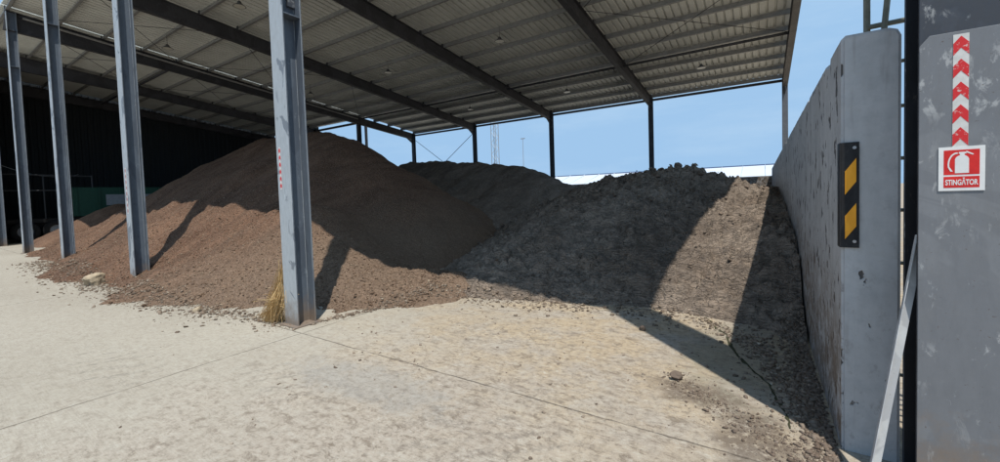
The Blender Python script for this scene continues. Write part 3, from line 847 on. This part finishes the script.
for z in (1.262, 1.805):
    mb = MB(); mb.tube((WX+.056, WY-.016, z), (WX+.056, WY-.009, z), .009, 12); GP(mb.build('rivet', M['bolt']))

# chevron tape on the near column
def chevrons(name, x0, x1, z0, z1, y, n, mats, label, slope=.5, phase=0.0, tilt=0):
    """tape with upward chevrons; base strip + red chevron bands as one mesh with two materials"""
    w = x1-x0; mb = MB(); mb.box(x0, x1, y-.0012, y, z0, z1, 0)
    pitch = (z1-z0)/n; xm = (x0+x1)/2; rise = w*slope*.5
    yy = y-.0020
    for i in range(n):
        zb = z0 + (i+phase)*pitch; zt = zb+pitch*.52
        def cl(z): return min(max(z, z0+.0005), z1-.0005)
        q = [(x0+.0004, cl(zb-rise)), (xm, cl(zb+rise*.6)), (x1-.0004, cl(zb-rise)), (x1-.0004, cl(zt-rise)), (xm, cl(zt+rise*.6)), (x0+.0004, cl(zt-rise))]
        vs = [(a, yy, z) for a, z in q] + [(a, y-.0011, z) for a, z in q]
        mb.add(vs, [(0,1,4,5),(1,2,3,4)]+[(k,(k+1)%6,(k+1)%6+6,k+6) for k in range(6)], 1)
    o = mb.build(name, mats); tag(o, label, 'reflective tape'); return o
chevrons('chevron_tape', .762, .814, 1.752, 2.285, Y0-.0125, 5, [M['offwhite'], M['wornred']], 'large white tape with red chevrons above the fire extinguisher sign', .8, .28)
chevrons('chevron_tape', -5.205, -5.165, 1.76, 2.30, Y0-.0008, 6, [M['offwhite'], M['wornred']], 'narrow red and white chevron tape on the nearest free standing column', .8, .3)
chevrons('chevron_tape', -11.19, -11.12, 1.46, 2.42, Y0-.0008, 8, [M['offwhite'], M['fadedred']], 'faded pinkish chevron tape on the second column from the right, by the pale stone', .8, .3)

# fire extinguisher sign
SX0, SX1, SZ0, SZ1 = .716, .868, 1.548, 1.758
ys_ = Y0-.0150
sg = empty('fire_extinguisher_sign', (SX0, ys_, SZ0), 'square white and red sign reading STINGĂTOR with an extinguisher symbol', 'sign')
sg.matrix_world = Matrix.Translation((SX0, ys_, SZ0))
def SP(o): o.parent = sg; o.matrix_parent_inverse = Matrix.Translation((-SX0, -ys_, -SZ0)); return o
W_, H_ = SX1-SX0, SZ1-SZ0
mb = MB(); mb.box(SX0, SX1, ys_-.001, ys_+.001, SZ0, SZ1); SP(mb.build('sign_plate', M['white']))
def sx(u): return SX0+u*W_
def sz_(v): return SZ0+v*H_
mb = MB(); mb.box(sx(.115), sx(.885), ys_-.0016, ys_-.001, sz_(.365), sz_(.925)); SP(mb.build('red_panel', M['red']))
mb = MB(); mb.box(sx(.115), sx(.885), ys_-.0016, ys_-.001, sz_(.07), sz_(.325)); SP(mb.build('red_panel', M['red']))
# pictogram: cylinder, neck, lever, hose
def flat(poly, y):
    mb = MB(); n_ = len(poly); vs = [(sx(u), y, sz_(v)) for u, v in poly] + [(sx(u), y+.0005, sz_(v)) for u, v in poly]
    mb.add(vs, [tuple(range(n_)), tuple(range(2*n_-1, n_-1, -1))] + [(i,(i+1)%n_,(i+1)%n_+n_,i+n_) for i in range(n_)]); return mb
body = [(.36,.40),(.66,.40),(.66,.715),(.64,.755),(.60,.785),(.565,.80),(.565,.835),(.60,.835),(.60,.875),(.44,.875),(.44,.835),(.465,.835),(.465,.80),(.42,.785),(.38,.755),(.36,.715)]
ex = SP(flat(body, ys_-.0022).build('extinguisher_symbol', M['white']))
arc_o = []; arc_i = []
for k in range(9):
    a = R(85+k*13.5); arc_o.append((.40+.20*math.cos(a), .60+.27*math.sin(a))); arc_i.append((.40+.165*math.cos(a), .60+.235*math.sin(a)))
tail = [(.255,.43),(.30,.43)]
hose = arc_o + tail + arc_i[::-1]
def strip(pts_a, pts_b, y, name):
    mb = MB(); n_ = len(pts_a)
    vs = [(sx(u), y, sz_(v)) for u, v in pts_a] + [(sx(u), y, sz_(v)) for u, v in pts_b]
    mb.add(vs, [(i, i+1, n_+i+1, n_+i) for i in range(n_-1)]); return mb.build(name, M['white'])
SP(strip(arc_o+[(.262,.44)], arc_i+[(.315,.44)], ys_-.0022, 'hose_symbol'))
SP(flat([(.60,.86),(.74,.80),(.76,.82),(.60,.895)], ys_-.00225).build('lever_symbol', M['white']))
tc = bpy.data.curves.new('sign_text', 'FONT'); tc.body = 'STINGĂTOR'; tc.align_x = 'CENTER'; tc.align_y = 'CENTER'
tc.size = .036; tc.extrude = .0003; tc.offset = .0009
to = bpy.data.objects.new('tmp_text', tc); COL.objects.link(to)
dg = bpy.context.evaluated_depsgraph_get(); dg.update()
tm_ = bpy.data.meshes.new_from_object(to.evaluated_get(dg)); bpy.data.objects.remove(to)
co = np.array([v.co[:] for v in tm_.vertices]); wtxt = co[:,0].max()-co[:,0].min()
fx = W_*.70/wtxt
for v in tm_.vertices: v.co = ((v.co.x)*fx+sx(.5), ys_-.0021-v.co.z, v.co.y+sz_(.185))
tm_.name = 'lettering'
SP(link('lettering', tm_, M['white']))

# leaning zinc strip
mb = MB()
L_ = [(-.020,-.004),(.020,-.004),(.020,.0),(-.016,.0),(-.016,.030),(-.020,.030)]
mb.sweep(L_, (.448, 2.690, .0), (.680, 2.905, 1.32), (0,-1,.2))
tag(mb.build('metal_angle_bar', M['zinc']), 'long pale zinc angle bar leaning on the near right column', 'metal bar')

# pipe frame behind the wall end
fr = empty('pipe_frame', (.6, 3.62, 0), 'rusty pipe frame with rungs standing behind the end of the concrete wall', 'pipe frame')
fr.matrix_world = Matrix.Translation((.6, 3.62, 0))
def FP(o): o.parent = fr; o.matrix_parent_inverse = Matrix.Translation((-.6, -3.62, 0)); return o
mb = MB(); mb.tube((.585, 3.6, WH-.002), (.580, 3.6, 4.2), .018, 10); FP(mb.build('post', M['pipe']))
mb = MB(); mb.tube((.655, 3.56, 2.50), (.74, 3.56, 3.6), .016, 10); FP(mb.build('brace', M['pipe']))
mb = MB(); mb.tube((.585, 3.58, 2.615), (1.5, 3.50, 2.615), .016, 10); FP(mb.build('rail', M['pipe']))
mb = MB(); mb.tube((1.4, 3.55, 0), (1.4, 3.55, 3.8), .02, 10); FP(mb.build('post', M['pipe']))
for z in (.35, .72, 1.08, 1.42, 1.75, 2.08, 2.36):
    mb = MB(); mb.tube((.66, 3.55, z), (1.5, 3.50, z), .012, 8); FP(mb.build('rung', M['pipe']))

# ------------------------------------------------------------------ trailer in the dark left bays
tr = empty('farm_trailer', (-32, 8, 0), 'dark green farm trailer with a pale side panel parked in the dark left bays', 'trailer')
tr.matrix_world = Matrix.Translation((-32, 8, 0))
def TP(o, p=tr): 
    o.parent = p
    if p is tr: o.matrix_parent_inverse = Matrix.Translation((32, -8, 0))
    return o
mb = MB(); mb.box(-32.9, -31.1, 3.0, 13.5, .95, 1.15); mb.box(-32.6,-32.4,3.0,13.5,.75,.95); mb.box(-31.6,-31.4,3.0,13.5,.75,.95); TP(mb.build('chassis', M['tyre']))
mb = MB(); mb.box(-33.2, -30.9, 5.6, 13.5, 1.2, 2.75)
for y in np.arange(5.7, 13.5, .9): mb.box(-30.9, -30.84, y, y+.08, 1.2, 2.75)
TP(mb.build('body', M['green']))
mb = MB(); mb.box(-30.84, -30.80, 6.9, 9.6, 1.75, 2.35); TP(mb.build('side_panel', M['panelgrey']))
mb = MB(); mb.tube((-30.95, 2.9, 3.42), (-30.95, 6.4, 3.36), .03, 6)
for y in (2.9, 4.6, 6.4): mb.tube((-30.95, y, 1.15), (-30.95, y, 3.4), .025, 6)
mb.tube((-30.95, 2.9, 2.6), (-30.95, 6.4, 2.6), .03, 6)
TP(mb.build('handrail', M['rail']))
for y in (3.9, 5.0, 11.0, 12.1):
    mb = MB(); mb.lathe([(.0,-.15),(.3,-.15),(.50,-.13),(.52,-.08),(.52,.08),(.50,.13),(.3,.15),(.28,.10)], (-31.15, y, .52), 24, 'x')
    w_ = TP(mb.build('wheel', M['tyre'], smooth=True))
    mb = MB(); mb.lathe([(0,.08),(.12,.10),(.26,.06),(.29,.12)], (-31.15, y, .52), 20, 'x'); rm = mb.build('rim', M['panelgrey']); rm.parent = w_

# ------------------------------------------------------------------ far things
mb = MB(); HX0, HX1, HY = -52, 9, 70
h_ = empty('white_hall', (-20, HY, 0), 'long low white hall on the horizon beyond the rear columns', 'building')
h_.matrix_world = Matrix.Translation((-20, HY, 0))
def HP(o): o.parent = h_; o.matrix_parent_inverse = Matrix.Translation((20, -HY, 0)); return o
mb.box(HX0, HX1, HY, HY+16, 0, 3.1); HP(mb.build('walls', M['hall']))
mb = MB(); vs = [(HX0-.2,HY-.2,3.1),(HX1+.2,HY-.2,3.1),(HX1+.2,HY+8,5.0),(HX0-.2,HY+8,5.0),(HX1+.2,HY+16.2,3.1),(HX0-.2,HY+16.2,3.1)]
mb.add(vs, [(0,1,2,3),(3,2,4,5),(0,3,5),(1,4,2)]); HP(mb.build('roof', M['hall']))
mb = MB(); mb.box(HX0-.2, HX1+.2, HY+7.9, HY+8.1, 5.0, 5.16); HP(mb.build('ridge_cap', M['hall_blue']))
mb = MB()
for x in np.arange(HX0+.5, HX1, 3.05):
    mb.add([(x,HY-.2,3.105),(x+.10,HY-.2,3.105),(x+.10,HY+7.9,5.03),(x,HY+7.9,5.03),(x+.05,HY-.2,3.22),(x+.05,HY+7.9,5.14)], [(0,4,5,3),(4,1,2,5),(0,1,4),(3,5,2)])
HP(mb.build('roof_seams', M['hall']))
for x in np.arange(HX0+2, HX1, 6.1):
    mb = MB(); mb.box(x, x+.12, HY-.06, HY-.002, 0, 3.0); HP(mb.build('downpipe', M['panelgrey']))

def lattice(x, y, w, h, label):
    root = empty('lattice_mast', (x, y, 0), label, 'mast'); root.matrix_world = Matrix.Translation((x, y, 0))
    mb = MB()
    for a, b_ in ((-1,-1),(1,-1),(1,1),(-1,1)): mb.tube((a*w/2, b_*w/2, 0), (a*w/2, b_*w/2, h), .13, 5)
    mb.build('mast_leg', M['mast'], root)
    mb = MB(); z = 0; sgn = 1
    while z < h-2:
        for a in (-1, 1): mb.tube((-sgn*w/2, a*w/2, z), (sgn*w/2, a*w/2, z+2), .05, 4); mb.tube((a*w/2, -sgn*w/2, z), (a*w/2, sgn*w/2, z+2), .05, 4)
        z += 2; sgn = -sgn
    mb.build('lattice', M['mast'], root)
    return root
lattice(-79.5, 120, 1.9, 29, 'tall thin lattice mast on the horizon between two rear columns')
mb = MB(); mb.tube((-68.1, 120, 0), (-68.1, 120, 20.6), .14, 6, r2=.09); mb.box(-68.9, -67.3, 119.9, 120.1, 20.3, 20.6)
tag(mb.build('lamp_mast', M['mast']), 'thin single pole with a short crossbar on the horizon, right of the lattice mast', 'mast')
# wire hanging across the dark left opening
mb = MB(); prev = None
for k in range(21):
    t = k/20; p_ = Vector((colx(4)+t*(-6), 3.1+t*3.6, 3.4+.3*(2*t-1)**2))
    if prev is not None: mb.tube(prev, p_, .012, 5)
    prev = p_
tag(mb.build('cable', M['panelgrey']), 'thin pale cable sagging across the dark left bays', 'cable')

# ------------------------------------------------------------------ light
SUN = Vector((2.5, -2.55, 8.95)).normalized()        # towards the sun
el = math.asin(SUN.z); az = math.atan2(SUN.x, SUN.y)
w = bpy.data.worlds.new('World'); scn.world = w; w.use_nodes = True
nt = w.node_tree; bg = nt.nodes['Background']
sky = nt.nodes.new('ShaderNodeTexSky'); sky.sky_type = 'NISHITA'; sky.sun_disc = False
sky.sun_elevation = el; sky.sun_rotation = az
sky.air_density = 1.0; sky.dust_density = .3; sky.ozone_density = 2.5; sky.altitude = 50
mn = nt.nodes.new('ShaderNodeMix'); mn.data_type = 'RGBA'; mn.blend_type = 'DARKEN'; mn.inputs[0].default_value = 1
nt.links.new(sky.outputs[0], mn.inputs[6]); mn.inputs[7].default_value = (1.42, 2.28, 3.35, 1)      # caps the milky horizon
tc_ = nt.nodes.new('ShaderNodeTexCoord'); mp = nt.nodes.new('ShaderNodeMapping'); mp.inputs['Scale'].default_value = (1, 1.6, 5)
cn = nt.nodes.new('ShaderNodeTexNoise'); cn.inputs['Scale'].default_value = 2.2; cn.inputs['Detail'].default_value = 7; cn.inputs['Roughness'].default_value = .6
cr_ = nt.nodes.new('ShaderNodeValToRGB'); cr_.color_ramp.elements[0].position = .50; cr_.color_ramp.elements[1].position = .78
cr_.color_ramp.elements[1].color = (.42, .42, .42, 1)
mc = nt.nodes.new('ShaderNodeMix'); mc.data_type = 'RGBA'; mc.inputs[7].default_value = (2.3, 3.0, 3.7, 1)       # thin high cloud
nt.links.new(tc_.outputs['Generated'], mp.inputs[0]); nt.links.new(mp.outputs[0], cn.inputs['Vector']); nt.links.new(cn.outputs['Fac'], cr_.inputs[0])
nt.links.new(cr_.outputs[0], mc.inputs[0]); nt.links.new(mn.outputs[2], mc.inputs[6]); nt.links.new(mc.outputs[2], bg.inputs[0]); bg.inputs[1].default_value = .15
ld = bpy.data.lights.new('sun', 'SUN'); ld.energy = 2.95; ld.angle = R(.53); ld.color = (1, .965, .90)
lo = bpy.data.objects.new('sun', ld); COL.objects.link(lo)
lo.rotation_euler = SUN.to_track_quat('Z', 'Y').to_euler(); lo.location = (20, -20, 60)

# ------------------------------------------------------------------ camera
f_, cy_ = 402.838, 210.193
yaw, pitch, roll = R(33.11929), R(2.17103), R(1.88470)
Fv = Vector((-math.sin(yaw)*math.cos(pitch), math.cos(yaw)*math.cos(pitch), -math.sin(pitch)))
Rv = Vector((math.cos(yaw), math.sin(yaw), 0)); Uv = Rv.cross(Fv)
R2 = math.cos(roll)*Rv - math.sin(roll)*Uv; U2 = math.sin(roll)*Rv + math.cos(roll)*Uv
cd = bpy.data.cameras.new('camera'); cam = bpy.data.objects.new('camera', cd); COL.objects.link(cam)
mw = Matrix((R2, U2, -Fv)).transposed().to_4x4(); mw.translation = (0, 0, 1.6)
cam.matrix_world = mw
cd.sensor_width = 36; cd.lens = f_/1000*36; cd.shift_y = -(231-cy_)/1000
cd.clip_start = .05; cd.clip_end = 2000
scn.camera = cam

scn.render.engine = 'CYCLES'
scn.cycles.max_bounces = 8; scn.cycles.diffuse_bounces = 4
vs_ = scn.view_settings; vs_.view_transform = 'Standard'; vs_.look = 'None'; vs_.gamma = 1; vs_.exposure = .74; vs_.use_curve_mapping = False
